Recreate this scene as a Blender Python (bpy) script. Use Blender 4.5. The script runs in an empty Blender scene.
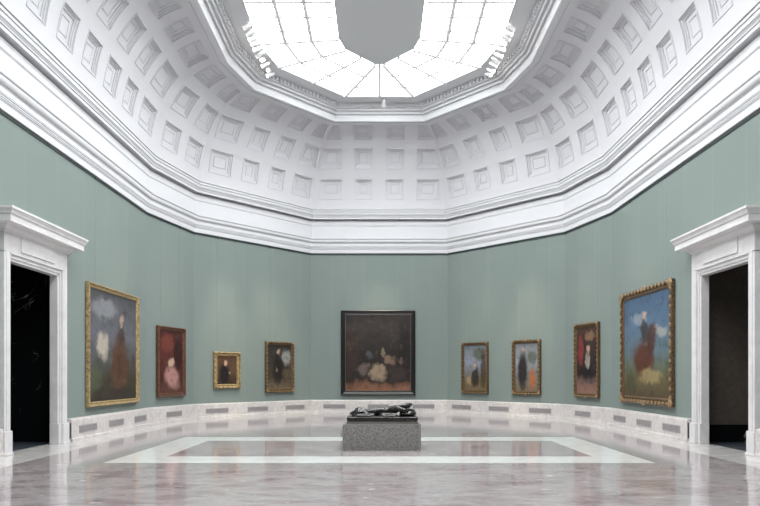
import bpy, bmesh, math, random
from mathutils import Vector, Matrix
random.seed(7)
C = bpy.context.scene.collection
PI = math.pi
EYE = 1.58
F, CX, CY = 675.0, 379.4, 376.0          # focal length in pixels, principal column, horizon row

# ------------------------------------------------------------------ room plan
V = [(-2.95, 29.1), (2.95, 29.1), (6.82, 24.76), (7.52, 21.8), (7.52, 6.36), (6.82, 3.40),
     (2.95, -0.94), (-2.95, -0.94), (-6.82, 3.40), (-7.52, 6.36), (-7.52, 21.8), (-6.82, 24.76)]
V = [Vector(p) for p in V]
N = len(V)
YC = (29.1 - 0.94) / 2
NORM, MIT, LEN, DIR = [], [], [], []
for i in range(N):
    e = V[(i + 1) % N] - V[i]
    LEN.append(e.length); e.normalize(); DIR.append(e)
    NORM.append(Vector((e.y, -e.x)))
for i in range(N):
    a, b = NORM[i - 1], NORM[i]
    MIT.append((a + b) / (1 + a.dot(b)))
BACK, DR, TR, RIGHT, REAR, LEFT, TL, DL = 0, 1, 2, 3, 6, 9, 10, 11

def corner(i, d):
    i %= N
    return V[i] + MIT[i] * d

def hit(px, f, d):
    """where the sight line through image column px meets wall f moved d into the room"""
    r = Vector(((px - CX) / F, 1.0))
    n = NORM[f]
    k = n.dot(V[f] + n * d) / n.dot(r)
    return r * k

# ------------------------------------------------------------------ object helpers
def tag(o, label=None, cat=None, group=None, kind=None):
    if label: o['label'] = label
    if cat: o['category'] = cat
    if group: o['group'] = group
    if kind: o['kind'] = kind
    return o

def empty(name, loc=(0, 0, 0), rz=0.0):
    o = bpy.data.objects.new(name, None); C.objects.link(o)
    o.location = loc; o.rotation_euler = (0, 0, rz); o.empty_display_size = 0.2
    return o

def link(name, bm, mat, parent=None, smooth=None, merge=1e-5, recalc=True):
    if merge: bmesh.ops.remove_doubles(bm, verts=bm.verts, dist=merge)
    if recalc: bmesh.ops.recalc_face_normals(bm, faces=bm.faces)
    me = bpy.data.meshes.new(name)
    bm.to_mesh(me); bm.free()
    for m in (mat if isinstance(mat, (list, tuple)) else [mat]): me.materials.append(m)
    if smooth is not None:
        for p in me.polygons: p.use_smooth = True
        me.set_sharp_from_angle(angle=math.radians(smooth))
    o = bpy.data.objects.new(name, me); C.objects.link(o)
    if parent: o.parent = parent
    return o

def copy_tree(o, parent=None):
    c = o.copy(); C.objects.link(c); c.parent = parent
    for ch in list(o.children): copy_tree(ch, c)
    return c

def add_box(bm, x0, x1, y0, y1, z0, z1, bev=0.0, mi=0):
    vs = [bm.verts.new((x, y, z)) for z in (z0, z1) for x, y in ((x0, y0), (x1, y0), (x1, y1), (x0, y1))]
    fs = [bm.faces.new([vs[k] for k in q]) for q in ((3, 2, 1, 0), (4, 5, 6, 7), (0, 1, 5, 4), (1, 2, 6, 5), (2, 3, 7, 6), (3, 0, 4, 7))]
    for f in fs: f.material_index = mi
    if bev > 0:
        es = list({e for f in fs for e in f.edges})
        bmesh.ops.bevel(bm, geom=es, offset=bev, segments=2, affect='EDGES', profile=0.5)

def box(name, mat, parent, *a, **k):
    bm = bmesh.new(); add_box(bm, *a, **k)
    return link(name, bm, mat, parent)

def add_tube(bm, p, q, r0, r1=None, n=10, caps=True):
    p, q = Vector(p), Vector(q); r1 = r0 if r1 is None else r1
    d = (q - p).normalized()
    u = d.orthogonal().normalized(); w = d.cross(u)
    A, B = [], []
    for k in range(n):
        a = 2 * PI * k / n; o = u * math.cos(a) + w * math.sin(a)
        A.append(bm.verts.new(p + o * r0)); B.append(bm.verts.new(q + o * r1))
    for k in range(n):
        bm.faces.new((A[k], A[(k + 1) % n], B[(k + 1) % n], B[k]))
    if caps: bm.faces.new(A[::-1]); bm.faces.new(B)

def add_ball(bm, c, rx, ry=None, rz=None, seg=10, rings=7):
    ry = rx if ry is None else ry; rz = rx if rz is None else rz
    bmesh.ops.create_uvsphere(bm, u_segments=seg, v_segments=rings, radius=1.0,
                              matrix=Matrix.Translation(c) @ Matrix.Diagonal((rx, ry, rz, 1)))

def sweep(bm, path, prof, closed=False, caps=False, zoff=0.0):
    """path: list of (point, mitre); prof: list of (d, z): a moulding that runs round the plan"""
    rows = [[bm.verts.new((p.x + m.x * d, p.y + m.y * d, z + zoff)) for d, z in prof] for p, m in path]
    n = len(rows)
    for i in range(n if closed else n - 1):
        a, b = rows[i], rows[(i + 1) % n]
        for k in range(len(prof) - 1):
            bm.faces.new((a[k], b[k], b[k + 1], a[k + 1]))
    if caps and not closed:
        bm.faces.new(rows[0]); bm.faces.new(rows[-1][::-1])

RING = [(V[i], MIT[i]) for i in range(N)]

# ------------------------------------------------------------------ materials
def srgb(r, g, b):
    f = lambda c: (c / 255 / 12.92) if c / 255 <= 0.04045 else ((c / 255 + 0.055) / 1.055) ** 2.4
    return (f(r), f(g), f(b), 1.0)

class NT:
    """short hand for building a node material"""
    def __init__(s, name):
        s.m = bpy.data.materials.new(name); s.m.use_nodes = True
        s.t = s.m.node_tree; s.bsdf = s.t.nodes['Principled BSDF']; s.out = s.t.nodes['Material Output']
    def n(s, kind, **kw):
        x = s.t.nodes.new(kind)
        for k, v in kw.items(): setattr(x, k, v)
        return x
    def l(s, a, b): s.t.links.new(a, b)
    def put(s, sock, v):
        if isinstance(v, bpy.types.NodeSocket): s.l(v, sock)
        else: sock.default_value = v
    def math(s, op, a, b=None, c=None):
        x = s.n('ShaderNodeMath', operation=op)
        s.put(x.inputs[0], a)
        if b is not None: s.put(x.inputs[1], b)
        if c is not None: s.put(x.inputs[2], c)
        return x.outputs[0]
    def vmath(s, op, a, b=None):
        x = s.n('ShaderNodeVectorMath', operation=op)
        s.put(x.inputs[0], a)
        if b is not None: s.put(x.inputs[1], b)
        return x.outputs['Value'] if op == 'LENGTH' else x.outputs[0]
    def mix(s, f, a, b, blend='MIX'):
        x = s.n('ShaderNodeMix', data_type='RGBA', blend_type=blend)
        s.put(x.inputs['Factor'], f); s.put(x.inputs['A'], a); s.put(x.inputs['B'], b)
        return x.outputs['Result']
    def obj(s): return s.n('ShaderNodeTexCoord').outputs['Object']
    def noise(s, vec, scale, detail=4, rough=0.55, dist=0.0, color=False):
        x = s.n('ShaderNodeTexNoise'); s.put(x.inputs['Vector'], vec)
        x.inputs['Scale'].default_value = scale; x.inputs['Detail'].default_value = detail
        x.inputs['Roughness'].default_value = rough; x.inputs['Distortion'].default_value = dist
        return x.outputs['Color' if color else 'Fac']
    def ramp(s, f, stops, interp='LINEAR'):
        x = s.n('ShaderNodeValToRGB'); s.put(x.inputs[0], f); x.color_ramp.interpolation = interp
        e = x.color_ramp.elements
        while len(e) < len(stops): e.new(0.5)
        for k, (p, c) in enumerate(stops): e[k].position = p; e[k].color = c
        return x.outputs[0]
    def step(s, f, lo, hi):
        x = s.n('ShaderNodeMapRange', interpolation_type='SMOOTHSTEP'); s.put(x.inputs[0], f)
        x.inputs[1].default_value = lo; x.inputs[2].default_value = hi
        return x.outputs[0]
    def bump(s, h, strength=0.2, dist=0.01):
        x = s.n('ShaderNodeBump'); s.put(x.inputs['Height'], h)
        x.inputs['Strength'].default_value = strength; x.inputs['Distance'].default_value = dist
        s.l(x.outputs[0], s.bsdf.inputs['Normal'])
    def set(s, **kw):
        for k, v in kw.items():
            s.put(s.bsdf.inputs[{'color': 'Base Color', 'rough': 'Roughness', 'metal': 'Metallic', 'spec': 'Specular IOR Level',
                                 'coat': 'Coat Weight', 'sheen': 'Sheen Weight'}[k]], v)
        return s

def plain(name, col, rough=0.5, metal=0.0, var=0.04, scale=6.0, spec=0.5):
    a = NT(name); c = srgb(*col)
    d = tuple(x * (1 - var * 2) for x in c[:3]) + (1,)
    a.set(color=a.mix(a.noise(a.obj(), scale), c, d), rough=rough, metal=metal, spec=spec)
    return a.m

M = {}
M['plaster'] = plain('white_plaster', (213, 213, 216), 0.75, var=0.02, scale=3, spec=0.25)
M['plaster_vault'] = plain('vault_plaster', (207, 206, 210), 0.8, var=0.02, scale=2, spec=0.2)
M['rail'] = plain('dark_rail_paint', (58, 68, 66), 0.5)
def bar_mat(name, k):
    a = NT(name); a.set(color=srgb(200, 202, 202), rough=.6)
    t = a.n('ShaderNodeBsdfTranslucent'); t.inputs[0].default_value = (k, k, k, 1)
    x = a.n('ShaderNodeAddShader'); a.l(a.bsdf.outputs[0], x.inputs[0]); a.l(t.outputs[0], x.inputs[1]); a.l(x.outputs[0], a.out.inputs[0])
    return a.m
M['bar'] = bar_mat('translucent_glazing_strip', .024); M['joint'] = bar_mat('translucent_joint_strip', .036)
M['velum'] = plain('grey_blind_fabric', (208, 210, 212), 0.9, var=0.01)
M['lamp_white'] = plain('white_lamp_enamel', (240, 240, 240), 0.4)
M['wire'] = plain('picture_wire_steel', (168, 178, 172), 0.5, metal=0.3)

def mat_wall():
    a = NT('green_wall_fabric')
    uv = a.n('ShaderNodeTexCoord').outputs['UV']
    sp = a.n('ShaderNodeSeparateXYZ'); a.l(uv, sp.inputs[0])
    fr = a.math('FRACT', a.math('DIVIDE', sp.outputs[0], 1.42))
    seam = a.math('LESS_THAN', fr, 0.009)
    n1 = a.noise(a.obj(), 0.8, 3); n2 = a.noise(uv, 260, 2)
    col = a.mix(n1, srgb(131, 142, 138), srgb(126, 137, 133))
    cell = a.n('ShaderNodeTexWhiteNoise', noise_dimensions='1D'); a.l(a.math('FLOOR', a.math('DIVIDE', sp.outputs[0], 1.42)), cell.inputs['W'])
    col = a.mix(a.math('MULTIPLY', cell.outputs[0], 0.10), col, srgb(116, 129, 124))
    col = a.mix(a.math('MULTIPLY', seam, 0.12), col, srgb(190, 205, 198))
    a.set(color=col, rough=0.85, spec=0.2); a.bump(n2, 0.08, 0.004)
    return a.m
M['wall'] = mat_wall()

def marble(name, base, vein, rough=0.3, vs=1.4, amount=0.5, speck=None):
    a = NT(name); p = a.obj()
    w = a.vmath('ADD', p, a.vmath('SCALE', a.noise(p, 1.1, 5, 0.6, color=True), None))
    w.node.inputs[1].default_value = (0, 0, 0)
    sc = [x for x in a.t.nodes if x.type == 'VECT_MATH' and x.operation == 'SCALE'][0]; sc.inputs['Scale'].default_value = 0.9
    n = a.noise(w, vs, 8, 0.62)
    v = a.math('SUBTRACT', 1.0, a.step(a.math('ABSOLUTE', a.math('SUBTRACT', n, 0.5)), 0.0, 0.035))
    cloud = a.noise(p, 2.2, 6, 0.65)
    b2 = tuple(min(255, x * 0.95) for x in base)
    c = a.mix(a.step(cloud, 0.35, 0.65), srgb(*base), srgb(*b2))
    c = a.mix(a.math('MULTIPLY', v, amount), c, srgb(*vein))
    if speck:
        c = a.mix(a.math('MULTIPLY', a.step(a.noise(p, 60, 3, 0.7), 0.55, 0.7), 0.6), c, srgb(*speck))
    a.set(color=c, rough=rough)
    return a.m
M['marble_white'] = marble('white_door_marble', (223, 220, 221), (190, 186, 190), 0.35, amount=0.15)
M['marble_base'] = marble('pale_base_marble', (220, 214, 212), (160, 148, 148), 0.3, vs=5, amount=0.5, speck=(184, 170, 170))
def black_marble():
    a = NT('black_veined_marble'); p = a.obj()
    w = a.n('ShaderNodeTexNoise'); a.l(p, w.inputs['Vector']); w.inputs['Scale'].default_value = 0.55
    w.inputs['Detail'].default_value = 5; w.inputs['Distortion'].default_value = 1.2
    v = a.math('SUBTRACT', 1.0, a.step(a.math('ABSOLUTE', a.math('SUBTRACT', w.outputs['Fac'], 0.5)), 0.0, 0.006))
    v = a.math('MULTIPLY', v, a.step(a.noise(p, 1.7, 2), 0.45, 0.7))
    a.set(color=a.mix(a.math('MULTIPLY', v, 0.6), srgb(16, 18, 20), srgb(190, 192, 194)), rough=0.35, spec=0.15)
    return a.m
M['marble_black'] = black_marble()
M['dark_brown_stone'] = marble('dark_brown_stone', (92, 84, 77), (120, 110, 102), 0.5, vs=2.5, amount=0.3)
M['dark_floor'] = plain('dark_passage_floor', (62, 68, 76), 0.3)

def granite():
    a = NT('grey_granite'); p = a.obj()
    n = a.noise(p, 55, 3, 0.7)
    c = a.ramp(n, [(0.3, srgb(60, 58, 57)), (0.48, srgb(120, 117, 115)), (0.62, srgb(150, 147, 144)), (0.75, srgb(184, 181, 178))])
    a.set(color=c, rough=0.45)
    return a.m
M['granite'] = granite()
def bronze():
    a = NT('black_bronze'); p = a.obj()
    n = a.noise(p, 9, 4)
    a.set(color=a.mix(n, srgb(20, 17, 17), srgb(38, 33, 31)), rough=a.math('MULTIPLY_ADD', n, 0.2, 0.18), metal=0.2, spec=0.5, coat=0.15)
    a.bsdf.inputs['Coat Roughness'].default_value = .12
    return a.m
M['bronze'] = bronze()
M['plate'] = plain('grey_base_plate', (112, 108, 104), 0.5)
M['end_stone'] = plain('dark_end_stone', (92, 90, 92), 0.4)
M['grille'] = plain('grey_grille_metal', (178, 172, 174), 0.5)
M['grille_dark'] = plain('grille_shadow_box', (120, 115, 117), 0.8)

def floor_mat():
    a = NT('polished_marble_floor'); p = a.obj()
    sp = a.n('ShaderNodeSeparateXYZ'); a.l(p, sp.inputs[0]); x, y = sp.outputs[0], sp.outputs[1]
    ax = a.math('ABSOLUTE', x); ay = a.math('ABSOLUTE', a.math('SUBTRACT', y, YC)); 
    # distance to the nearest wall, for the pale border that follows the plan
    def wall_d(f):
        n, v = NORM[f], V[f]
        return a.math('ADD', a.math('MULTIPLY_ADD', ax, n.x, a.math('MULTIPLY', ay, n.y)), -(n.x * v.x + n.y * (v.y - YC)))
    d = a.math('MINIMUM', a.math('MINIMUM', wall_d(BACK), wall_d(DR)), a.math('MINIMUM', wall_d(TR), wall_d(RIGHT)))
    border = a.math('LESS_THAN', d, 1.0)
    # the pale rectangular band round the pedestal
    def rect(hx, hy):
        ry = a.math('ABSOLUTE', a.math('SUBTRACT', y, 14.86))
        return a.math('MULTIPLY', a.math('LESS_THAN', ax, hx), a.math('LESS_THAN', ry, hy))
    ring = a.math('SUBTRACT', rect(5.02, 2.60), rect(4.18, 1.60))
    grey = a.math('SUBTRACT', rect(5.5, 3.25), rect(5.02, 2.60))
    # pinkish stone: broad clouds, reddish patches and short pale flecks
    w = a.vmath('MULTIPLY', p, (0.55, 1.0, 1.0))
    n1 = a.noise(w, 1.5, 9, 0.72, 0.5); n2 = a.noise(w, 4.2, 8, 0.72, 0.8); n3 = a.noise(a.vmath('MULTIPLY', p, (2.0, 5.0, 1.0)), 1.6, 4, 0.6)
    c = a.ramp(n1, [(0.30, srgb(122, 111, 114)), (0.44, srgb(150, 138, 140)), (0.54, srgb(168, 161, 161)), (0.70, srgb(134, 127, 132))])
    c = a.mix(a.math('MULTIPLY', a.step(n2, 0.54, 0.74), 0.5), c, srgb(146, 108, 104))
    c = a.mix(a.math('MULTIPLY', a.step(n2, 0.48, 0.30), 0.55), c, srgb(184, 180, 179))
    c = a.mix(a.math('MULTIPLY', a.step(n3, 0.66, 0.70), 0.75), c, srgb(232, 229, 228))
    pale = a.ramp(a.noise(p, 3.4, 8, 0.7), [(0.3, srgb(206, 207, 204)), (0.7, srgb(230, 230, 228))])
    gcol = a.ramp(n2, [(0.3, srgb(146, 143, 142)), (0.7, srgb(166, 163, 161))])
    c = a.mix(a.math('MULTIPLY', grey, 0.6), c, gcol)
    c = a.mix(ring, c, pale)
    c = a.mix(border, c, a.mix(a.step(n2, 0.35, 0.65), srgb(214, 212, 209), srgb(188, 182, 180)))
    a.set(color=c, rough=a.math('MULTIPLY_ADD', n2, 0.05, 0.065), spec=0.55)
    return a.m
M['floor'] = floor_mat()

def gold(name, hi, lo, scale=30, rough=0.4, metal=0.6):
    a = NT(name); p = a.obj(); n = a.noise(p, scale, 4, 0.6)
    a.set(color=a.ramp(n, [(0.35, srgb(*lo)), (0.62, srgb(*hi))]), rough=rough, metal=metal)
    a.bump(n, 0.5, 0.01)
    return a.m
M['gold'] = gold('bright_gilding', (190, 166, 122), (128, 106, 70), 14, metal=.15)
M['gold_dark'] = gold('worn_dark_gilding', (122, 96, 66), (50, 38, 28), 30, metal=.15)
M['gold_red'] = gold('reddish_gilding', (124, 86, 66), (66, 40, 32), 24, metal=.15)
M['ornament'] = gold('pale_gilt_carving', (176, 148, 108), (92, 68, 46), 30, metal=.15)
M['ebony'] = plain('black_frame_lacquer', (24, 23, 23), 0.3, var=0.1)
M['slip'] = plain('frame_inner_slip', (104, 98, 92), 0.4, metal=0.4)

def canvas_mat(name, w, h, stops, patches, blur=0.10, seed=0.0):
    """loosely brushed colour patches, painted on one canvas of w x h metres (local x -w/2..w/2, z 0..h)"""
    a = NT(name); p = a.obj()
    sp = a.n('ShaderNodeSeparateXYZ'); a.l(p, sp.inputs[0])
    u = a.math('MULTIPLY_ADD', sp.outputs[0], 1 / w, 0.5); v = a.math('MULTIPLY', sp.outputs[2], 1 / h)
    cb = a.n('ShaderNodeCombineXYZ'); a.put(cb.inputs[0], u); a.put(cb.inputs[1], v); cb.inputs[2].default_value = seed
    q = cb.outputs[0]
    nz = a.noise(q, 5.5, 5, 0.6, color=True)
    off = a.vmath('MULTIPLY', a.vmath('SUBTRACT', nz, (0.5, 0.5, 0.5)), (2.2 * blur, 2.2 * blur, 0))
    q2 = a.vmath('ADD', q, off)
    s2 = a.n('ShaderNodeSeparateXYZ'); a.l(q2, s2.inputs[0])
    c = a.ramp(s2.outputs[1], [(t, srgb(*k)) for t, k in stops])
    for (pu, pv, ru, rv, k, op) in patches:
        dd = a.vmath('MULTIPLY', a.vmath('SUBTRACT', q2, (pu, pv, seed)), (1 / ru, 1 / rv, 0))
        f = a.step(a.vmath('LENGTH', dd), 1.15, 0.55)
        c = a.mix(a.math('MULTIPLY', f, op), c, srgb(*k))
    n2 = a.noise(q, 9, 5, 0.7)
    c = a.mix(a.math('MULTIPLY', a.step(n2, 0.54, 0.78), 0.16), c, srgb(170, 158, 140))
    c = a.mix(a.math('MULTIPLY', a.step(n2, 0.5, 0.28), 0.6), c, srgb(24, 20, 18))
    a.set(color=c, rough=0.42, spec=0.3)
    return a.m

def mat_emit(name, col, strength):
    a = NT(name)
    e = a.n('ShaderNodeEmission'); e.inputs[0].default_value = col; e.inputs[1].default_value = strength
    a.l(e.outputs[0], a.out.inputs[0])
    return a.m
SKY = 12.0
M['laylight'] = mat_emit('daylit_skylight_glass', (0.97, 1.0, 1.0, 1), SKY)
M['bulb'] = mat_emit('spotlight_lens', (1.0, 0.93, 0.82, 1), 6.0)

# ------------------------------------------------------------------ floor and walls
bm = bmesh.new()
bm.faces.new([bm.verts.new((corner(i, -0.22).x, corner(i, -0.22).y, 0)) for i in range(N)])
tag(link('floor', bm, M['floor']), kind='structure')

WTOP = 5.28 + EYE
DOOR_Y, DOOR_HW, DOOR_H = 14.60, 1.10, 4.02
WALLNAME = {0: 'wall_back', 1: 'wall_back_right', 2: 'wall_corner_right', 3: 'wall_right', 4: 'wall_rear_corner_right', 5: 'wall_rear_right',
            6: 'wall_rear', 7: 'wall_rear_left', 8: 'wall_rear_corner_left', 9: 'wall_left', 10: 'wall_corner_left', 11: 'wall_back_left'}
for i in range(N):
    bm = bmesh.new(); uvl = bm.loops.layers.uv.new('UVMap')
    def wq(s0, s1, z0, z1):
        vs = []
        for s, z in ((s0, z0), (s1, z0), (s1, z1), (s0, z1)):
            p = V[i] + DIR[i] * s
            vs.append(bm.verts.new((p.x, p.y, z)))
        f = bm.faces.new(vs)
        for lp, (s, z) in zip(f.loops, ((s0, z0), (s1, z0), (s1, z1), (s0, z1))): lp[uvl].uv = (s + 0.55, z)
    if i in (LEFT, RIGHT):
        sc = (DOOR_Y - V[i].y) * DIR[i].y
        wq(0, sc - DOOR_HW, 0, WTOP + .05); wq(sc + DOOR_HW, LEN[i], 0, WTOP + .05); wq(sc - DOOR_HW, sc + DOOR_HW, DOOR_H, WTOP + .05)
    else:
        wq(0, LEN[i], 0, WTOP + .05)
    tag(link(WALLNAME[i], bm, M['wall'], recalc=False), kind='structure')

# ------------------------------------------------------------------ cornice (heights above eye level)
def ring_obj(name, prof, mat, parent, smooth=None):
    bm = bmesh.new(); sweep(bm, RING, prof, closed=True, zoff=EYE)
    return link(name, bm, mat, parent, smooth=smooth)
def arc(d0, z0, d1, z1, n=5, convex=True):
    out = []
    for k in range(n + 1):
        t = k / n * PI / 2
        out.append((d0 + (d1 - d0) * (math.sin(t) if convex else 1 - math.cos(t)), z0 + (z1 - z0) * ((1 - math.cos(t)) if convex else math.sin(t))))
    return out
cor = empty('trim_1'); tag(cor, kind='structure')
ring_obj('picture_rail', [(0, 5.215), (.03, 5.215), (.03, 5.235), (.012, 5.237), (.012, 5.252), (.03, 5.254), (.03, 5.275), (0, 5.28)], M['rail'], cor)
ring_obj('architrave_band', [(0, 5.285), (.05, 5.285), (.055, 5.44), (.065, 5.445), (.065, 5.465), (.085, 5.47), (.085, 5.495), (.10, 5.50), (.10, 5.525), (.09, 5.525), (.09, 5.54), (.115, 5.54),
                        (.115, 5.56), (.125, 5.565), (.125, 5.68), (.135, 5.69), (.135, 5.71)] + arc(.15, 5.71, .21, 5.80, 5) + [(.21, 5.83), (.20, 5.835)] + arc(.20, 5.84, .24, 5.87, 4) + [(.24, 5.895), (.05, 5.90)], M['plaster'], cor, 25)
ring_obj('frieze', [(.06, 5.90), (.06, 6.44), (.075, 6.445), (.075, 6.46)], M['plaster'], cor)
ring_obj('corona', [(.075, 6.46), (.09, 6.465), (.09, 6.485)] + arc(.09, 6.49, .125, 6.61, 6, False) + [(.125, 6.625), (-.08, 6.63), (-.08, 6.735), (.195, 6.735), (.195, 6.715), (.225, 6.715), (.225, 6.785), (.205, 6.785), (.205, 6.805), (.245, 6.805), (.245, 6.825), (.285, 6.88), (.305, 6.885), (.305, 6.905), (.25, 6.91)], M['plaster'], cor, 25)
ring_obj('blocking_course', [(.25, 6.91), (.30, 6.912), (.30, 6.97), (.275, 6.97), (.275, 7.0), (.315, 7.0), (.315, 7.06), (.295, 7.06), (.295, 7.085), (.345, 7.085), (.345, 7.115), (.333, 7.12), (.333, 7.13)], M['plaster'], cor)

# ------------------------------------------------------------------ coffered vault
D0, Z0, RA, RB = 0.333, 7.10, 2.37, 2.95
def prof(t):
    return D0 + RA * (1 - math.cos(t)), Z0 + RB * math.sin(t)
def prof_n(t):      # outward (away from the room) in (d, z)
    nx, nz = -math.cos(t) / RA, math.sin(t) / RB
    k = math.hypot(nx, nz); return nx / k, nz / k
ROWS = [(math.radians(a), math.radians(b)) for a, b in ((8.0, 24.8), (33.0, 51.5), (60.0, 77.5))]
STEPS = [(0.0, 0.0), (0.002, -0.018), (0.026, -0.018), (0.028, 0.03), (0.07, 0.03), (0.072, 0.06), (0.115, 0.06), (0.117, 0.09), (0.215, 0.09), (0.22, 0.11), (0.24, 0.11), (0.245, 0.09)]
def columns(i):
    """coffer edges along a wall, measured from its middle"""
    if i in (0, 6): return [(-2.53, -1.55), (-1.05, -.27), (.27, 1.05), (1.55, 2.53)]
    if i in (1, 5, 7, 11): return [(-2.50, -1.52), (-1.03, -.27), (.27, 1.03), (1.52, 2.50)]
    if i in (2, 4, 8, 10): return [(-1.27, -.25), (.25, 1.27)]
    L = LEN[i] / 2; out = []
    # ribs fall on the door axis
    mid = (14.72 - (V[i].y + V[(i + 1) % N].y) / 2) * DIR[i].y
    k = -8
    while k < 8:
        c = mid + 1.27 * (k + .5); a, b = c - .405, c + .405
        if abs(c) < L - .9: out.append((a, b))
        k += 1
    a, b = out[0]; out[0] = (max(-L + .45, a - .35), b); a, b = out[-1]; out[-1] = (a, min(L - .45, b + .35))
    return out
vault = empty('ceiling'); tag(vault, kind='structure')
for i in range(N):
    bm = bmesh.new()
    mid = (V[i] + V[(i + 1) % N]) / 2; e, n = DIR[i], NORM[i]
    ml, mr = MIT[i].dot(e), MIT[(i + 1) % N].dot(e)
    hl = -LEN[i] / 2; hr = LEN[i] / 2
    def ulim(t):
        d = prof(t)[0]; return hl + ml * d, hr + mr * d
    def S(u, t, dep=0.0):
        d, z = prof(t); a, b = prof_n(t)
        q = mid + e * u + n * (d + a * dep)
        return (q.x, q.y, z + b * dep + EYE)
    cols = columns(i)
    def edge(u, t):            # coffer edges keep clear of the mitre
        lo, hi = ulim(t); g = 0.09
        return min(max(u, lo + g), hi - g)
    ts = [0.0]
    NT_ = 5
    for r0, r1 in ROWS:
        ts += [r0 + (r1 - r0) * k / NT_ for k in range(NT_ + 1)]
    ts.append(PI / 2)
    lines = [lambda t: ulim(t)[0]]
    for a, b in cols: lines += [lambda t, a=a: edge(a, t), lambda t, b=b: edge(b, t)]
    lines.append(lambda t: ulim(t)[1])
    for k in range(len(ts) - 1):
        t0, t1 = ts[k], ts[k + 1]
        inrow = any(r0 - 1e-6 <= t0 and t1 <= r1 + 1e-6 for r0, r1 in ROWS)
        sub = 1 if inrow else 3
        for q in range(sub):
            ta, tb = t0 + (t1 - t0) * q / sub, t0 + (t1 - t0) * (q + 1) / sub
            for c in range(len(lines) - 1):
                if inrow and c % 2 == 1: continue
                A, B = lines[c], lines[c + 1]
                bm.faces.new([bm.verts.new(S(A(ta), ta)), bm.verts.new(S(B(ta), ta)), bm.verts.new(S(B(tb), tb)), bm.verts.new(S(A(tb), tb))])
    for a, b in cols:
        for r0, r1 in ROWS:
            if edge(b, (r0 + r1) / 2) - edge(a, (r0 + r1) / 2) < .3: continue
            w_ = edge(b, r1) - edge(a, r1)
            loops = []
            for ins, dep in STEPS:
                dt = ins / 2.7; lo, hi = r0 + dt, r1 - dt
                tt = [lo + (hi - lo) * k / NT_ for k in range(NT_ + 1)]
                iu = ins if w_ > .7 else ins * .7
                Lp = [bm.verts.new(S(edge(a, t) + iu, t, dep)) for t in tt]
                Rp = [bm.verts.new(S(edge(b, t) - iu, t, dep)) for t in tt]
                loops.append((Lp, Rp))
            for (l0, r0_), (l1, r1_) in zip(loops, loops[1:]):
                for k in range(NT_):
                    bm.faces.new((l0[k], l0[k + 1], l1[k + 1], l1[k])); bm.faces.new((r0_[k + 1], r0_[k], r1_[k], r1_[k + 1]))
                bm.faces.new((l0[0], l1[0], r1_[0], r0_[0])); bm.faces.new((l0[-1], r0_[-1], r1_[-1], l1[-1]))
            l1, r1_ = loops[-1]
            for k in range(NT_):
                bm.faces.new((l1[k], l1[k + 1], r1_[k + 1], r1_[k]))
    link('vault_bay', bm, M['plaster_vault'], vault, smooth=20, recalc=False)

# ------------------------------------------------------------------ skylight frame
fr = empty('trim_2'); tag(fr, kind='structure')
ring_obj('lower_fascia', [(2.40, 10.05), (2.40, 10.0), (2.43, 10.0), (2.43, 10.03), (2.55, 10.03), (2.55, 9.99), (2.60, 9.98), (2.66, 9.95), (2.70, 9.96), (2.735, 10.15), (2.735, 10.165)], M['plaster'], fr)
ring_obj('stepped_moulding', [(2.735, 10.165), (2.735, 10.23), (2.80, 10.23), (2.80, 10.20), (2.82, 10.20), (2.83, 10.265), (2.83, 10.33), (2.90, 10.33), (2.90, 10.295), (2.93, 10.295), (2.94, 10.35), (2.94, 10.39), (3.0, 10.39), (3.0, 10.37), (3.02, 10.37), (3.03, 10.385), (3.03, 10.56)], M['plaster'], fr)
bm = bmesh.new()
for i in range(N):
    a, b = corner(i, 3.03), corner(i + 1, 3.03); L = (b - a).length; e, n = DIR[i], NORM[i]
    k = int(L / 0.17)
    for j in range(k):
        p = a + e * (L * (j + .5) / k)
        vs = []
        for z in (10.395, 10.52):
            for su, sd in ((-1, 0), (1, 0), (1, 1), (-1, 1)):
                q = p + e * su * .05 + n * sd * .075
                vs.append(bm.verts.new((q.x, q.y, z + EYE)))
        for qd in ((3, 2, 1, 0), (4, 5, 6, 7), (0, 1, 5, 4), (1, 2, 6, 5), (2, 3, 7, 6), (3, 0, 4, 7)): bm.faces.new([vs[t] for t in qd])
link('dentil_course', bm, M['plaster'], fr)
ring_obj('soffit', [(3.03, 10.53), (3.14, 10.53), (3.14, 10.545), (3.60, 10.545), (3.60, 10.52), (3.64, 10.52), (3.64, 10.535), (3.68, 10.535), (3.68, 10.51), (3.71, 10.51), (3.71, 10.62)], M['plaster'], fr)

# ------------------------------------------------------------------ skylight
GZ = 10.58 + EYE
sky = empty('window_1', (0, YC, GZ)); tag(sky, kind='structure')
INV = Matrix.Translation((0, -YC, -GZ))
bm = bmesh.new()
RD = [3.69, 4.56, 5.40, 6.24]
for q in range(3):
    for i in range(N):
        ps = [corner(i, RD[q]), corner(i + 1, RD[q]), corner(i + 1, RD[q + 1]), corner(i, RD[q + 1])]
        bm.faces.new([bm.verts.new((p.x, p.y, GZ)) for p in ps])
bm.transform(INV); link('glass', bm, M['laylight'], sky)
def add_bar(bm, p, q, w, cut=0.0, z0=GZ - .105, z1=GZ - .005):
    d = (q - p).normalized(); p, q = p + d * cut, q - d * cut; o = Vector((-d.y, d.x)) * w / 2
    vs = [bm.verts.new((r.x, r.y, z)) for z in (z0, z1) for r in (p + o, p - o, q - o, q + o)]
    for qd in ((3, 2, 1, 0), (0, 1, 5, 4), (1, 2, 6, 5), (2, 3, 7, 6), (3, 0, 4, 7)): bm.faces.new([vs[t] for t in qd])
bm, bj = bmesh.new(), bmesh.new()
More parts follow.
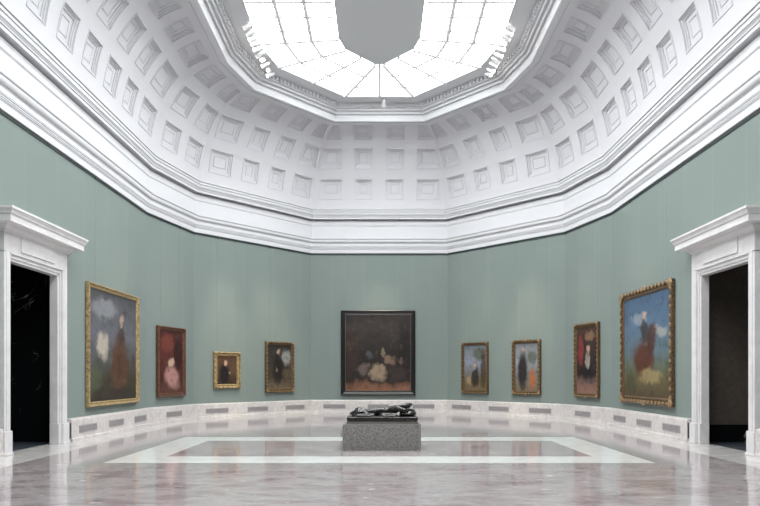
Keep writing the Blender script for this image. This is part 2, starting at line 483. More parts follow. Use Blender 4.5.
for i in range(N):
    add_bar(bm, corner(i, RD[0]), corner(i, RD[3]), .11)
    half = i in (0, 1, 5, 6, 7, 11)
    if half: add_bar(bm, (corner(i, RD[0]) + corner(i + 1, RD[0])) / 2, (corner(i, RD[3]) + corner(i + 1, RD[3])) / 2, .10)
    for d in RD[1:3]:
        p, q = corner(i, d), corner(i + 1, d)
        if half: add_bar(bj, p, (p + q) / 2, .10, .055); add_bar(bj, (p + q) / 2, q, .10, .055)
        elif i in (3, 9): add_bar(bm, p, q, .10, .06)
        else: add_bar(bj, p, q, .10, .055)
    if i in (3, 9):
        a = corner(i, RD[0]).y; b = corner(i + 1, RD[0]).y; k = round(abs(a - b) / .83)
        xs = [corner(i, d).x for d in RD]
        for j in range(1, k):
            yy = a + (b - a) * j / k
            for x0, x1 in zip(xs, xs[1:]): add_bar(bj, Vector((x0, yy)), Vector((x1, yy)), .10, .05)
bm.transform(INV); link('glazing_bars', bm, M['bar'], sky)
bj.transform(INV); link('glass_joints', bj, M['joint'], sky)
bm = bmesh.new()
lo = [bm.verts.new((corner(i, 6.24).x, corner(i, 6.24).y, GZ - .03)) for i in range(N)]
hi = [bm.verts.new((v.co.x, v.co.y, GZ + .05)) for v in lo]
bm.faces.new(lo); bm.faces.new(hi[::-1])
for i in range(N): bm.faces.new((lo[i], lo[(i + 1) % N], hi[(i + 1) % N], hi[i]))
bm.transform(INV); link('opaque_panel', bm, M['velum'], sky)

# ------------------------------------------------------------------ spotlights on the skylight frame
def track(name, i0, pts, label):
    o = None
    bm = bmesh.new()
    for a, b in zip(pts, pts[1:]):
        add_tube(bm, (a.x, a.y, 10.527 + EYE), (b.x, b.y, 10.527 + EYE), .016, n=6)
    o = link(name, bm, M['lamp_white']); tag(o, label, 'light track')
    return o
def make_spot():
    r = empty('spotlight'); tag(r, 'white spotlight', 'spotlight')
    bm = bmesh.new(); add_tube(bm, (0, 0, 0), (0, 0, -.10), .012, n=8); add_box(bm, -.05, .05, -.03, .03, -.02, 0.0); link('mounting_arm', bm, M['lamp_white'], r)
    bm = bmesh.new(); add_tube(bm, (0, .10, -.07), (0, -.13, -.19), .052, .07, n=14, caps=True); add_tube(bm, (0, .13, -.055), (0, .10, -.07), .035, .05, n=14)
    link('lamp_head', bm, M['lamp_white'], r, smooth=40)
    bm = bmesh.new(); add_tube(bm, (0, -.128, -.189), (0, -.134, -.192), .06, .06, n=14); link('lens', bm, M['bulb'], r)
    return r
SD = 3.55
left_pts = [Vector((-3.90, 20.0)), Vector((-3.86, 21.6)), Vector((-3.74, 23.3))]
right_pts = [Vector((-p.x, p.y)) for p in left_pts]
track('light_track', 0, left_pts, 'thin white lighting track on the skylight rim above the left wall')
track('light_track', 0, right_pts, 'thin white lighting track on the skylight rim above the right wall')
proto = make_spot()
first = True
def along(pts, s):
    for a, b in zip(pts, pts[1:]):
        L = (b - a).length
        if s <= L: return a + (b - a) * (s / L)
        s -= L
    return pts[-1]
ordn = ['first', 'second', 'third', 'fourth', 'fifth', 'sixth', 'seventh', 'eighth', 'ninth', 'tenth', 'eleventh', 'twelfth']
SPOTS = []
for side, pts in (('left', left_pts), ('right', right_pts)):
    tot = sum((b - a).length for a, b in zip(pts, pts[1:])); K = 10
    for k in range(K):
        p = along(pts, .05 + (tot - .1) * k / (K - 1))
        o = proto if first else copy_tree(proto); first = False
        o.location = (p.x, p.y + random.uniform(-.05, .05), 10.508 + EYE); s = 1 if side == 'left' else -1
        o.rotation_euler = (0, 0, s * (-.9 + random.uniform(-1.1, 1.1)) - (s < 0) * 0)
        o['label'] = f'white spotlight on the {side} skylight track, {ordn[k]} counting towards the back wall'
        o['group'] = f'spotlights on the {side} skylight track'
        SPOTS.append((side, o))
o = copy_tree(proto); p = (corner(0, 3.35) + corner(1, 3.35)) / 2; o.location = (p.x + .17, p.y, 10.535 + EYE); o.rotation_euler = (0, 0, PI)
o['label'] = 'lone white spotlight on the skylight rim above the large black-framed painting'; del o['group']
o = copy_tree(proto); p = along(right_pts, 0); o.location = (p.x + .1, 17.75, 10.54 + EYE); o.rotation_euler = (0, 0, 1.2)
o['label'] = 'lone white spotlight on the right skylight rim, apart from the track'
if 'group' in o: del o['group']

# ------------------------------------------------------------------ baseboard of pale marble, with grilles
BP = [(0.0, .555), (.155, .555), (.185, .545), (.20, .52), (.20, .085), (.225, .075), (.225, 0.0)]
def base(name, pts, caps=True):
    bm = bmesh.new(); sweep(bm, pts, BP, caps=False)
    if caps:
        for (p, m), use in ((pts[0], caps[0]), (pts[-1], caps[1])):
            if use: bm.faces.new([bm.verts.new((p.x + m.x * d, p.y + m.y * d, z)) for d, z in BP + [(0, 0)]])
    tag(link(name, bm, M['marble_base']), kind='structure')
BN = {0: 'baseboard_back', 1: 'baseboard_back_right', 2: 'baseboard_corner_right', 5: 'baseboard_rear_right', 4: 'baseboard_rear_corner_right',
      6: 'baseboard_rear', 7: 'baseboard_rear_left', 8: 'baseboard_rear_corner_left', 10: 'baseboard_corner_left', 11: 'baseboard_back_left'}
for i, nm in BN.items(): base(nm, [RING[i], RING[(i + 1) % N]], (False, False))
for i, nm in ((RIGHT, 'baseboard_right'), (LEFT, 'baseboard_left')):
    x = V[i].x; m = NORM[i]
    fa, na = DOOR_Y + 1.46, DOOR_Y - 1.46
    c_far, c_near = (3, 4) if i == RIGHT else (10, 9)
    box('baseboard_end_' + nm.split('_')[1], M['end_stone'], None, *sorted((x + m.x * .03, x + m.x * .19)), fa - .012, fa - .001, .10, .47)['kind'] = 'structure'
    base(nm + '_far', [RING[c_far], (Vector((x, fa)), m)], (False, True))
    base(nm + '_near', [(Vector((x, na)), m), RING[c_near]], (True, False))

def make_grille(w):
    r = empty('ventilation_grille')
    bm = bmesh.new(); t = .018; h = .185
    for a in ((-w / 2, w / 2, 0, t), (-w / 2, w / 2, h - t, h)): add_box(bm, a[0], a[1], -.014, .0, a[2], a[3])
    for x in (-w / 2, w / 2 - t): add_box(bm, x, x + t, -.014, 0, t, h - t)
    link('grille_frame', bm, M['grille'], r)
    bm = bmesh.new()
    for k in range(6):
        z = t + .010 + k * .025
        add_box(bm, -w / 2 + t, w / 2 - t, -.011, -.004, z, z + .013)
    for k in range(1, 8): add_box(bm, -w / 2 + w * k / 8 - .003, -w / 2 + w * k / 8 + .003, -.0105, -.003, t, h - t)
    link('louvres', bm, M['grille'], r)
    box('back_plate', M['grille_dark'], r, -w / 2 + t, w / 2 - t, -.003, -.001, t, h - t)
    return r
gr0 = make_grille(0.95)
GR = [  # wall, image columns, label
    (LEFT, 79.4, 96.9, 'grey floor grille in the left baseboard, nearest the left doorway'),
    (LEFT, 109.6, 123.7, 'grey floor grille in the left baseboard, under the right half of the slate-blue gold-framed painting'),
    (LEFT, 134.8, 146.6, 'grey floor grille in the left baseboard, third from the left doorway, before the wall bends'),
    (TL, 166.7, 181.9, 'grey floor grille under the tall red-brown painting on the left'),
    (DL, 206, 228.5, 'grey floor grille under the small near-square gilt-framed painting'),
    (DL, 247.8, 268.3, 'grey floor grille between the small gilt-framed painting and the tall dark one on its right'),
    (DL, 285.8, 304.6, 'grey floor grille under the right edge of the tall dark bronze-framed painting'),
    (BACK, 323.2, 345.4, 'grey floor grille in the back wall base, left of the bronze sculpture'),
    (BACK, 367.6, 389.2, 'grey floor grille in the back wall base, partly hidden behind the bronze sculpture'),
    (BACK, 412.5, 434.5, 'grey floor grille in the back wall base, right of the bronze sculpture'),
    (DR, 451.9, 471, 'grey floor grille under the left edge of the blue and brown landscape painting'),
    (DR, 488.6, 508.8, 'grey floor grille between the two tall paintings right of the central one'),
    (DR, 529, 551, 'grey floor grille under the right edge of the tall painting with an orange patch'),
    (TR, 574.9, 590.2, 'grey floor grille under the tall dark painting with red drapery colours on the right'),
    (RIGHT, 613.5, 625.5, 'grey floor grille in the right baseboard, third from the right doorway'),
    (RIGHT, 636.5, 651, 'grey floor grille in the right baseboard, second from the right doorway'),
    (RIGHT, 662.5, 680, 'grey floor grille in the right baseboard, nearest the right doorway'),
]
def rotz(f): return math.atan2(NORM[f].x, -NORM[f].y)
for k, (f, x0, x1, lab) in enumerate(GR):
    a, b = hit(x0, f, .21), hit(x1, f, .21); c = (a + b) / 2; w = (b - a).length
    o = gr0 if k == 0 else copy_tree(gr0)
    p = c - NORM[f] * .0095
    o.location = (p.x, p.y, .19); o.rotation_euler = (0, 0, rotz(f)); o.scale = (w / .95, 1, 1)
    tag(o, lab, 'vent', 'baseboard ventilation grilles')

# ------------------------------------------------------------------ doorways
def doorway(name, f, lining, dado):
    r = empty(name, (V[f].x, DOOR_Y, 0), rotz(f)); tag(r, kind='structure')
    W, I, J = 1.34, 1.11, 1.0
    mw = M['marble_white']
    for s in (-1, 1):
        bm = bmesh.new(); a, b = sorted((s * I, s * W)); add_box(bm, a, b, -.15, .0, 0.0, 4.06, .006)
        a, b = sorted((s * (I + .05), s * (W - .07))); add_box(bm, a, b, -.162, -.14, .49, 4.06, .005)
        link('jamb', bm, mw, r)
        bm = bmesh.new(); a, b = sorted((s * J, s * (I + .001))); add_box(bm, a, b, -.085, .10, 0.0, 3.92, .004); a, b = sorted((s * (J + .055), s * (I + .001))); add_box(bm, a, b, -.112, -.08, 0.0, 3.97, .004)
        link('inner_jamb', bm, mw, r)
        bm = bmesh.new(); a, b = sorted((s * (I - .018), s * (W + .045))); add_box(bm, a, b, -.185, 0, 0.0, .48, .012); a, b = sorted((s * (J - .012), s * (I + .02))); add_box(bm, a, b, -.12, .10, 0.0, .48, .008)
        a, b = sorted((s * (I - .03), s * (W + .06))); add_box(bm, a, b, -.20, 0, 0.0, .05, .008)
        link('plinth', bm, mw, r)
    bm = bmesh.new(); add_box(bm, -W, W, -.15, 0, 4.03, 4.56, .006); link('frieze_block', bm, mw, r)
    bm = bmesh.new(); add_box(bm, -I, I, -.085, .10, 3.90, 4.04); add_box(bm, -I, I, -.112, -.08, 3.955, 4.04, .004); link('inner_head', bm, mw, r)
    bm = bmesh.new(); add_box(bm, -.74, .74, -.178, -.14, 4.12, 4.47, .006); link('frieze_panel', bm, mw, r)
    # the projecting cornice: a moulding that returns to the wall at both ends
    pr = [(0.0, 4.44), (.03, 4.45), (.05, 4.49), (.10, 4.53), (.12, 4.57), (.25, 4.585), (.25, 4.575), (.275, 4.575), (.275, 4.70), (.285, 4.715), (.30, 4.72), (.308, 4.75), (.335, 4.80), (.35, 4.81), (.35, 4.855), (0.0, 4.875)]
    path = [(Vector((-W, 0)), Vector((-1, 0))), (Vector((-W, -.15)), Vector((-1, -1))), (Vector((W, -.15)), Vector((1, -1))), (Vector((W, 0)), Vector((1, 0)))]
    bm = bmesh.new(); sweep(bm, path, pr, caps=False)
    vs = [bm.verts.new(q) for q in ((-W, 0, 4.875), (-W, -.15, 4.875), (W, -.15, 4.875), (W, 0, 4.875))]; bm.faces.new(vs)
    link('door_cornice', bm, mw, r, smooth=None)
    # the dark passage behind
    X = 1.55
    bm = bmesh.new()
    def quad(*p): bm.faces.new([bm.verts.new(q) for q in p])
    for s in (-1, 1):
        quad((s * X, .10, 0), (s * X, 4.5, 0), (s * X, 4.5, 4.3), (s * X, .10, 4.3))
        quad((s * X, .10, 0), (s * J, .10, 0), (s * J, .10, 4.3), (s * X, .10, 4.3))
    quad((-X, 4.5, 0), (X, 4.5, 0), (X, 4.5, 4.3), (-X, 4.5, 4.3))
    quad((-X, .10, 4.3), (X, .10, 4.3), (X, 4.5, 4.3), (-X, 4.5, 4.3))
    quad((-J, .10, 3.90), (J, .10, 3.90), (J, .10, 4.3), (-J, .10, 4.3))
    link('passage_lining', bm, lining, r)
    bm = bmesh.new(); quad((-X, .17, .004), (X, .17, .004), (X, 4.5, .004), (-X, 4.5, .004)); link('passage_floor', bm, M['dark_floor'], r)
    if dado:
        bm = bmesh.new(); add_box(bm, -X, -X + .05, .12, 4.45, .004, .42); add_box(bm, X - .05, X, .12, 4.45, .004, .42); link('passage_dado', bm, M['marble_black'], r)
    return r
doorway('door_1', LEFT, M['marble_black'], False)
doorway('door_2', RIGHT, M['dark_brown_stone'], True)

# ------------------------------------------------------------------ paintings
def frame_mesh(w, h, prof):
    """a mitred picture frame: prof = (inward offset, distance out from the wall)"""
    bm = bmesh.new()
    rows = []
    for ins, out in prof:
        rows.append([bm.verts.new(q) for q in ((-w / 2 + ins, -out, ins), (w / 2 - ins, -out, ins), (w / 2 - ins, -out, h - ins), (-w / 2 + ins, -out, h - ins))])
    for a, b in zip(rows, rows[1:]):
        for k in range(4): bm.faces.new((a[k], a[(k + 1) % 4], b[(k + 1) % 4], b[k]))
    return bm
def painting(f, x0, x1, yl, yr, fw, style, stops, patches, label, seed, name='framed_painting', ornate=0.0, wires=(.16, .84), blur=.10):
    OUT = .045
    near = x0 if f >= 9 else x1
    a, b = [hit(x, f, .03 if (x == near and f != BACK) else .11) for x in (x0, x1)]
    a, b = [p - NORM[f] * (NORM[f].dot(p - V[f]) - OUT) for p in (a, b)]
    w = (b - a).length; c = (a + b) / 2
    zt = EYE + ((CY - yl[0]) * a.y + (CY - yr[0]) * b.y) / 2 / F; zb = EYE + ((CY - yl[1]) * a.y + (CY - yr[1]) * b.y) / 2 / F
    h = zt - zb
    base_pt = c - NORM[f] * OUT
    r = empty(name, (base_pt.x, base_pt.y, zb), rotz(f)); tag(r, label, 'painting')
    mats = {'gold': M['gold'], 'dark': M['gold_dark'], 'red': M['gold_red'], 'ebony': M['ebony']}
    T = fw
    if style == 'ebony':
        pr = [(0, .015), (0, .115), (T * .10, .125), (T * .22, .10), (T * .30, .085), (T * .72, .055), (T * .80, .062), (T * .92, .062)]
    else:
        pr = [(0, .015), (0, .10), (T * .08, .115), (T * .22, .12), (T * .30, .105), (T * .36, .085), (T * .62, .07), (T * .70, .082), (T * .82, .085), (T * .90, .07), (T, .05), (T, .04)]
    link('frame', frame_mesh(w, h, pr), mats[style], r)
    if style == 'ebony':
        link('inner_slip', frame_mesh(w, h, [(T * .90, .04), (T * .90, .066), (T * .97, .066), (T, .045), (T, .035)]), M['slip'], r)
    cw, chh = w - 2 * T, h - 2 * T
    bm = bmesh.new(); add_box(bm, -cw / 2 - .01, cw / 2 + .01, -.045, -.02, -.01, chh + .01)
    cm = canvas_mat(name + '_canvas', cw, chh, stops, patches, blur, seed)
    cv = link('canvas', bm, cm, r); cv.location = (0, 0, T)
    if ornate > 0:
        rr = T * .30 * ornate; bmat = M['gold_red'] if style == 'red' else M['ornament']
        def boss(x, y, z, sx, sy, sz):
            if bmat.name not in BOSS:
                bm = bmesh.new(); bmesh.ops.create_uvsphere(bm, u_segments=12, v_segments=8, radius=1.0)
                for v in bm.verts:      # a shell: shallow flutes run round the boss
                    k = 1 + .14 * math.cos(6 * math.atan2(v.co.z, v.co.x)); v.co.x *= k; v.co.z *= k
                BOSS[bmat.name] = o = link('carved_boss', bm, bmat, r, smooth=60, recalc=False)
            else:
                o = BOSS[bmat.name].copy(); C.objects.link(o); o.parent = r
            o.location = (x, y, z); o.scale = (sx, sy, sz)
        for sx in (-1, 1):
            for z in (T * .42, h - T * .42): boss(sx * (w / 2 - T * .42), -.105, z, rr * 1.7, .045, rr * 1.7)
        nx = max(3, int(w / (T * 1.1))); nz = max(3, int(h / (T * 1.1)))
        for k in range(1, nx):
            for z in (T * .3, h - T * .3): boss(-w / 2 + w * k / nx, -.11, z, rr * (1.7 if k == nx // 2 else .8), .03, rr * .8)
        for k in range(1, nz):
            for x in (-w / 2 + T * .3, w / 2 - T * .3): boss(x, -.11, h * k / nz, rr * .8, .03, rr * (1.6 if k == nz // 2 else .8))
        if ornate >= .8:
            boss(0, -.09, -T * .02, T * .55, .04, T * .22); boss(0, -.09, h + T * .02, T * .55, .04, T * .22)
    for k in wires:
        x = -w / 2 + w * k
        bm = bmesh.new(); add_tube(bm, (x, -.03, h - .05), (x, -.022, WTOP - zb - .05), .0025, n=6)
        o = link('hanging_wire', bm, M['wire'], r)
        bm = bmesh.new(); add_box(bm, x - .018, x + .018, -.045, -.028, WTOP - zb - .10, WTOP - zb - .005, .004)
        link('hook', bm, M['rail'], o)
    return r, c, zb + h / 2
BOSS = {}
P = []
P.append(painting(LEFT, 86.3, 139.5, (282.5, 408), (296.5, 401.5), .13, 'gold',
    [(0, (40, 38, 34)), (.22, (62, 60, 48)), (.42, (84, 86, 88)), (.62, (98, 100, 108)), (.85, (86, 86, 92)), (1, (70, 70, 76))],
    [(.30, .84, .30, .10, (140, 142, 146), .7), (.24, .50, .13, .15, (188, 178, 164), .8), (.62, .34, .24, .30, (84, 56, 40), .95), (.66, .62, .10, .13, (70, 50, 42), .8),
     (.12, .20, .14, .14, (86, 92, 72), .6), (.5, .06, .5, .08, (50, 40, 32), .7), (.66, .76, .05, .05, (190, 160, 140), .7)],
    'large gold-framed painting in slate blue, cream and brown beside the left doorway', 1.0, ornate=0.0))
P.append(painting(TL, 156.5, 186, (325, 397), (329, 396), .13, 'red',
    [(0, (92, 58, 50)), (.25, (70, 36, 32)), (.6, (88, 42, 38)), (1, (70, 38, 36))],
    [(.35, .80, .32, .16, (120, 62, 52), .8), (.82, .62, .20, .30, (44, 26, 26), .9), (.52, .26, .34, .20, (186, 140, 132), .85), (.5, .50, .14, .09, (206, 176, 156), .8), (.72, .12, .2, .08, (150, 120, 110), .5)],
    'tall dark-framed painting in deep red with a pale rose patch low down', 2.0, ornate=.7))
P.append(painting(DL, 213.5, 241, (351.5, 388.5), (352.5, 388), .16, 'gold',
    [(0, (52, 42, 36)), (.5, (92, 70, 52)), (1, (86, 64, 48))],
    [(.36, .38, .30, .42, (26, 24, 28), .95), (.42, .74, .10, .11, (196, 164, 142), .85), (.62, .40, .08, .07, (180, 150, 130), .7)],
    'smallest painting, nearly square, gilt frame, dark shape on warm brown', 3.0, ornate=.7))
P.append(painting(DL, 265, 294.5, (341.5, 393), (342.5, 391.5), .14, 'dark',
    [(0, (112, 96, 76)), (.25, (66, 58, 48)), (.6, (58, 54, 48)), (1, (50, 48, 46))],
    [(.78, .72, .22, .20, (150, 150, 148), .8), (.42, .45, .26, .40, (30, 26, 26), .9), (.45, .86, .09, .06, (190, 160, 140), .75), (.8, .34, .2, .14, (96, 84, 64), .6), (.36, .46, .05, .06, (176, 150, 130), .6)],
    'tall dark bronze-framed painting nearest the left of the large central one', 4.0, ornate=.8))
P.append(painting(BACK, 341, 415.3, (310.5, 395.2), (310.5, 395.2), .20, 'ebony',
    [(0, (128, 88, 68)), (.06, (112, 80, 64)), (.13, (44, 35, 32)), (.40, (34, 29, 28)), (.62, (44, 38, 36)), (.85, (54, 47, 44)), (1, (46, 40, 38))],
    [(.10, .42, .10, .44, (60, 44, 36), .6), (.90, .55, .10, .42, (28, 24, 24), .8), (.50, .25, .13, .12, (164, 144, 122), .65), (.68, .40, .09, .08, (140, 116, 100), .6), (.26, .27, .10, .10, (116, 102, 96), .6),
     (.80, .24, .14, .12, (56, 46, 44), .8), (.16, .20, .10, .10, (34, 30, 30), .7), (.36, .46, .05, .06, (84, 88, 92), .5), (.60, .50, .04, .07, (150, 136, 112), .5), (.88, .40, .04, .05, (120, 96, 84), .5)],
    'very large black-framed dark painting at the centre of the back wall', 5.0, wires=(.04, .96), blur=.13))
P.append(painting(DR, 461, 488.5, (342.5, 393), (342.3, 394), .13, 'dark',
    [(0, (116, 100, 74)), (.2, (104, 92, 70)), (.45, (120, 122, 126)), (.65, (136, 142, 156)), (1, (112, 118, 124))],
    [(.72, .80, .34, .16, (84, 88, 70), .8), (.88, .45, .14, .5, (66, 52, 36), .8), (.52, .30, .20, .26, (46, 38, 32), .9), (.50, .56, .08, .06, (190, 156, 134), .75), (.20, .22, .14, .10, (176, 150, 116), .6)],
    'small tall painting in blue-grey, green and brown just right of the large black-framed one', 6.0, ornate=.6))
P.append(painting(DR, 511.5, 541, (340.5, 394), (339.3, 395.5), .14, 'dark',
    [(0, (116, 100, 80)), (.3, (112, 112, 108)), (.6, (136, 140, 146)), (1, (120, 122, 126))],
    [(.76, .70, .24, .16, (80, 88, 74), .8), (.34, .44, .24, .42, (34, 30, 30), .95), (.36, .88, .08, .06, (184, 154, 136), .75), (.76, .26, .15, .22, (168, 98, 54), .9), (.34, .10, .18, .10, (60, 56, 54), .7)],
    'tall bronze-framed painting with a dark shape and an orange patch at lower right', 7.0, ornate=.9))
P.append(painting(TR, 573.5, 599.7, (325, 396.5), (321.5, 398.5), .14, 'dark',
    [(0, (140, 104, 92)), (.14, (120, 92, 84)), (.3, (42, 36, 38)), (.7, (60, 46, 44)), (1, (74, 52, 46))],
    [(.18, .66, .18, .26, (128, 56, 56), .85), (.65, .86, .26, .10, (140, 108, 84), .7), (.46, .32, .34, .13, (30, 28, 32), .9), (.55, .50, .14, .12, (170, 160, 152), .7), (.56, .66, .09, .06, (196, 158, 140), .8), (.6, .18, .22, .06, (66, 60, 62), .6)],
    'tall narrow painting with crimson at its left edge, left of the carved-frame landscape', 8.0, ornate=.8))
P.append(painting(RIGHT, 620, 674.3, (294.5, 401), (279.5, 408), .21, 'dark',
    [(0, (78, 66, 48)), (.16, (96, 86, 60)), (.30, (92, 100, 84)), (.46, (92, 112, 122)), (.7, (86, 110, 134)), (1, (70, 92, 118))],
    [(.35, .78, .22, .07, (150, 160, 168), .6), (.78, .62, .2, .06, (170, 168, 160), .6), (.46, .38, .27, .22, (86, 46, 34), .95), (.62, .56, .12, .16, (70, 40, 32), .9), (.46, .66, .10, .13, (54, 44, 46), .85), (.48, .80, .05, .04, (190, 150, 126), .8),
     (.60, .20, .26, .08, (158, 142, 98), .7), (.14, .14, .14, .12, (66, 68, 46), .7)],
    'large blue and brown painting in a heavy carved gilt frame beside the right doorway', 9.0, ornate=1.1))

# ------------------------------------------------------------------ granite pedestal
PX, PY0, PW, PD, PH = (.0 + (382.2 - CX) / F * 14.3), 14.3, 1.68, .96, .555
ped = empty('pedestal', (PX, PY0 + PD / 2, 0)); tag(ped, 'low grey granite block in the middle of the floor carrying the bronze sculpture', 'pedestal')
bm = bmesh.new(); ch = .075
pl = [(-PW / 2 + .02, -PD / 2), (PW / 2 - ch, -PD / 2), (PW / 2, -PD / 2 + .3), (PW / 2, PD / 2 - .02), (PW / 2 - .02, PD / 2), (-PW / 2 + .02, PD / 2), (-PW / 2, PD / 2 - .02), (-PW / 2, -PD / 2 + .02)]
A = [bm.verts.new((x, y, 0)) for x, y in pl]; B = [bm.verts.new((x, y, PH)) for x, y in pl]
bm.faces.new(A[::-1]); bm.faces.new(B)
for k in range(len(pl)): bm.faces.new((A[k], A[(k + 1) % len(pl)], B[(k + 1) % len(pl)], B[k]))
bmesh.ops.bevel(bm, geom=[e for e in bm.edges if all(v.co.z > .5 for v in e.verts)], offset=.012, segments=2, affect='EDGES')
link('block', bm, M['granite'], ped)

# ------------------------------------------------------------------ bronze sculpture: a figure asleep on a mattress
st = empty('bronze_sculpture', (PX + .005, PY0 + PD / 2, PH)); tag(st, 'black bronze figure lying on a mattress, on top of the granite block', 'sculpture')
box('base_plate', M['plate'], st, -.765, .765, -.37, .37, 0, .045, bev=.004)
bm = bmesh.new(); add_box(bm, -.76, .76, -.365, .365, .045, .165)
bmesh.ops.subdivide_edges(bm, edges=bm.edges[:], cuts=9, use_grid_fill=True)
for v in bm.verts:
    q = 1 - min(1, max(abs(v.co.x) / .76, abs(v.co.y) / .365) ** 8)
    if v.co.z > .11: v.co.z += .012 * math.sin(v.co.x * 21) * math.sin(v.co.y * 19 + 1) * q - .02 * (1 - q)
    if abs(v.co.z - .105) < .03:
        v.co.x *= 1.012; v.co.y *= 1.02
mt = link('mattress', bm, M['bronze'], st, smooth=70); mt.modifiers.new('s', 'SUBSURF').render_levels = 1

def skin(name, verts, edges, mat, parent, root=0, lev=2):
    me = bpy.data.meshes.new(name)
    me.from_pydata([v[:3] for v in verts], edges, [])
    o = bpy.data.objects.new(name, me); C.objects.link(o); o.parent = parent
    me.materials.append(mat)
    md = o.modifiers.new('skin', 'SKIN'); md.use_smooth_shade = True
    sv = me.skin_vertices[0].data
    for k, v in enumerate(verts):
        r = v[3]; sv[k].radius = (r, v[4] if len(v) > 4 else r); sv[k].use_root = (k == root)
    md2 = o.modifiers.new('sub', 'SUBSURF'); md2.levels = lev; md2.render_levels = lev
    return o
Z = .16
fig = [(-.10, .00, Z + .095, .125, .105),      # 0 pelvis
       (.04, .00, Z + .085, .095, .082),     # 1 waist
       (.18, -.01, Z + .105, .115, .11),      # 2 ribs
       (.32, -.01, Z + .14, .13, .135),       # 3 chest
       (.42, -.01, Z + .20, .055, .055),       # 4 neck
       (.50, -.02, Z + .205, .075, .07),       # 5 head
       (.57, -.03, Z + .20, .066, .062),        # 6 crown
       (.35, .15, Z + .15, .060), (.48, .23, Z + .12, .046), (.60, .10, Z + .125, .034),      # 7-9 far arm folded under the head
       (.35, -.16, Z + .15, .060), (.50, -.24, Z + .115, .046), (.62, -.10, Z + .12, .034),  # 10-12 near arm
       (-.25, .08, Z + .075, .095), (-.44, .09, Z + .06, .066), (-.58, .09, Z + .055, .056), (-.68, .09, Z + .045, .034),      # 13-16 far leg
       (-.24, -.09, Z + .08, .095), (-.40, -.14, Z + .075, .068), (-.53, -.08, Z + .085, .058), (-.64, -.03, Z + .07, .034),        # 17-20 near leg
       (-.72, .13, Z + .035, .028), (-.70, -.05, Z + .05, .028)]                                                             # 21, 22 feet
ed = [(0, 1), (1, 2), (2, 3), (3, 4), (4, 5), (5, 6), (3, 7), (7, 8), (8, 9), (3, 10), (10, 11), (11, 12), (0, 13), (13, 14), (14, 15), (15, 16), (0, 17), (17, 18), (18, 19), (19, 20), (16, 21), (20, 22)]
skin('figure', fig, ed, M['bronze'], st)
# hands with fingers, hair, pillow and drapery
for (wx, wy, wz, s) in ((.60, .10, Z + .125, -1), (.62, -.10, Z + .12, 1)):
    vs = [(wx, wy, wz, .024, .02), (wx + .035, wy + s * .03, wz + .004, .034, .016)]; es = [(0, 1)]
    for k, L in enumerate((.045, .055, .05, .038)):
        o_ = (k - 1.5) * .016; b = len(vs)
        vs += [(wx + .05 + o_ * .6, wy + s * .05 - s * o_ * .6, wz + .004, .009), (wx + .05 + L * .5 + o_ * .6, wy + s * (.05 + L * .5) - s * o_ * .6, wz + .004, .008), (wx + .05 + L * .8 + o_ * .6, wy + s * (.05 + L * .85) - s * o_ * .6, wz - .010, .007)]
        es += [(1, b), (b, b + 1), (b + 1, b + 2)]
    b = len(vs); vs += [(wx + .03, wy + s * .055, wz + .006, .010), (wx + .02, wy + s * .08, wz, .008)]; es += [(0, b), (b, b + 1)]
    skin('hand', vs, es, M['bronze'], st, lev=1)
bm = bmesh.new(); add_ball(bm, (.555, .005, Z + .225), .085, .08, .062, 16, 10); add_ball(bm, (.625, .03, Z + .24), .038, .038, .034, 10, 7)
for v in bm.verts: v.co += Vector((0, 0, .005 * math.sin(v.co.x * 160) * math.sin(v.co.y * 140)))
link('hair', bm, M['bronze'], st, smooth=80)
bm = bmesh.new(); add_ball(bm, (.56, -.0, Z + .05), .19, .31, .075, 24, 12)
for v in bm.verts: v.co.z += .006 * math.sin(v.co.y * 30 + v.co.x * 12)
link('pillow', bm, M['bronze'], st, smooth=80)
def drape(name, pts, wid, h):
    bm = bmesh.new(); n = len(pts); rows = []
    for k, (x, y, z) in enumerate(pts):
        row = []
        for j in range(13):
            t = -1 + 2 * j / 12
            zz = z + h * (1 - t * t) * (.75 + .35 * math.sin(j * 2.2 + k * .9)) - (abs(t) ** 6) * .02
            row.append(bm.verts.new((x + .018 * math.sin(j * 1.7 + k), y + t * wid * (1 + .15 * math.sin(k * 1.3)), zz)))
        rows.append(row)
    for a, b in zip(rows, rows[1:]):
        for j in range(12): bm.faces.new((a[j], a[j + 1], b[j + 1], b[j]))
    o = link(name, bm, M['bronze'], st, smooth=80)
    sd = o.modifiers.new('t', 'SOLIDIFY'); sd.thickness = .012
    o.modifiers.new('s', 'SUBSURF').render_levels = 2
drape('drapery', [(-.62, -.06, Z + .03), (-.57, -.07, Z + .10), (-.49, -.08, Z + .125), (-.41, -.09, Z + .115), (-.34, -.10, Z + .08), (-.30, -.11, Z + .02)], .22, .085)
drape('drapery', [(-.66, -.22, Z + .0), (-.56, -.24, Z + .03), (-.44, -.25, Z + .02), (-.30, -.26, Z + .03), (-.16, -.26, Z + .0)], .085, .06)
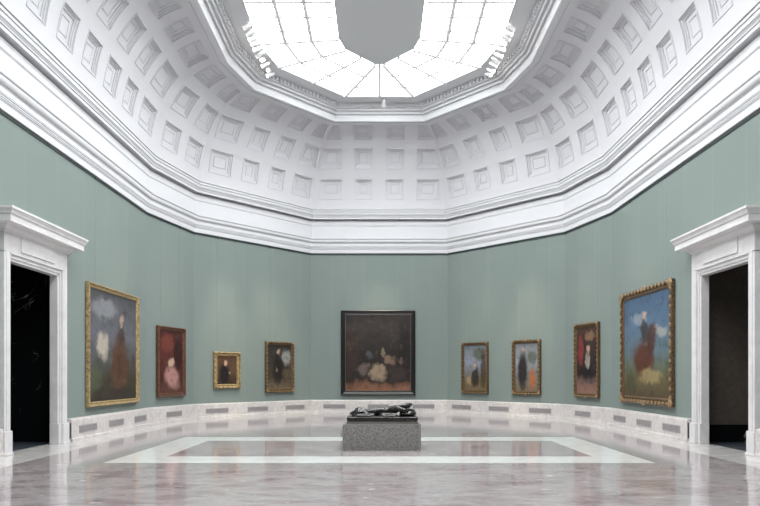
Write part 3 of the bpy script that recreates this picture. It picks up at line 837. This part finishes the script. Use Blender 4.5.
drape('drapery', [(-.06, -.23, Z + .0), (.02, -.24, Z + .02), (.12, -.25, Z + .015), (.22, -.25, Z + .03), (.32, -.26, Z + .0)], .09, .06)

# ------------------------------------------------------------------ light: the spotlights on the paintings
def spot(src, tgt, power, ang=19, col=(1.0, .86, .60)):
    l = bpy.data.lights.new('painting_spot', 'SPOT'); l.energy = power; l.spot_size = math.radians(ang); l.spot_blend = .9; l.color = col; l.shadow_soft_size = .06
    o = bpy.data.objects.new('painting_spot', l); C.objects.link(o); o.location = src
    o.rotation_euler = (Vector(tgt) - Vector(src)).to_track_quat('-Z', 'Y').to_euler()
TARGET = [(0, 500), (1, 500), (2, 2000), (3, 1800), (4, 1300), (5, 900), (6, 1800), (7, 600), (8, 500)]
for (k, pw) in TARGET:
    r, c, zc = P[k]
    side = right_pts if k <= 3 else left_pts       # each lamp throws across the room
    if k == 4: s0 = Vector((.2, 25.3))
    else:
        side = left_pts if k <= 3 else right_pts
        s0 = along(side, [1.9, 2.8, 3.2, 4.0, 0, 4.0, 3.2, 2.8, 1.9][k])
    spot((s0.x * .93, s0.y - .1, 10.25 + EYE), (c.x, c.y, zc + .6), pw * 1.0)

# ------------------------------------------------------------------ world, camera, view
w = bpy.data.worlds.new('World'); bpy.context.scene.world = w; w.use_nodes = True
w.node_tree.nodes['Background'].inputs[0].default_value = (.8, .86, .9, 1); w.node_tree.nodes['Background'].inputs[1].default_value = .4
cam = bpy.data.cameras.new('camera'); co = bpy.data.objects.new('camera', cam); C.objects.link(co)
co.location = (0, 0, EYE); co.rotation_euler = (PI / 2, 0, 0)
cam.sensor_fit = 'HORIZONTAL'; cam.sensor_width = 36; cam.lens = F / 760 * 36
cam.shift_x = (380 - CX) / 760; cam.shift_y = (CY - 253) / 760; cam.clip_start = .05; cam.clip_end = 200
S_ = bpy.context.scene; S_.camera = co
S_.view_settings.view_transform = 'Standard'; S_.view_settings.look = 'None'; S_.view_settings.exposure = 0.18; S_.view_settings.gamma = 1.0; S_.view_settings.use_curve_mapping = False
S_.cycles.max_bounces = 10; S_.cycles.diffuse_bounces = 6; S_.cycles.use_denoising = True
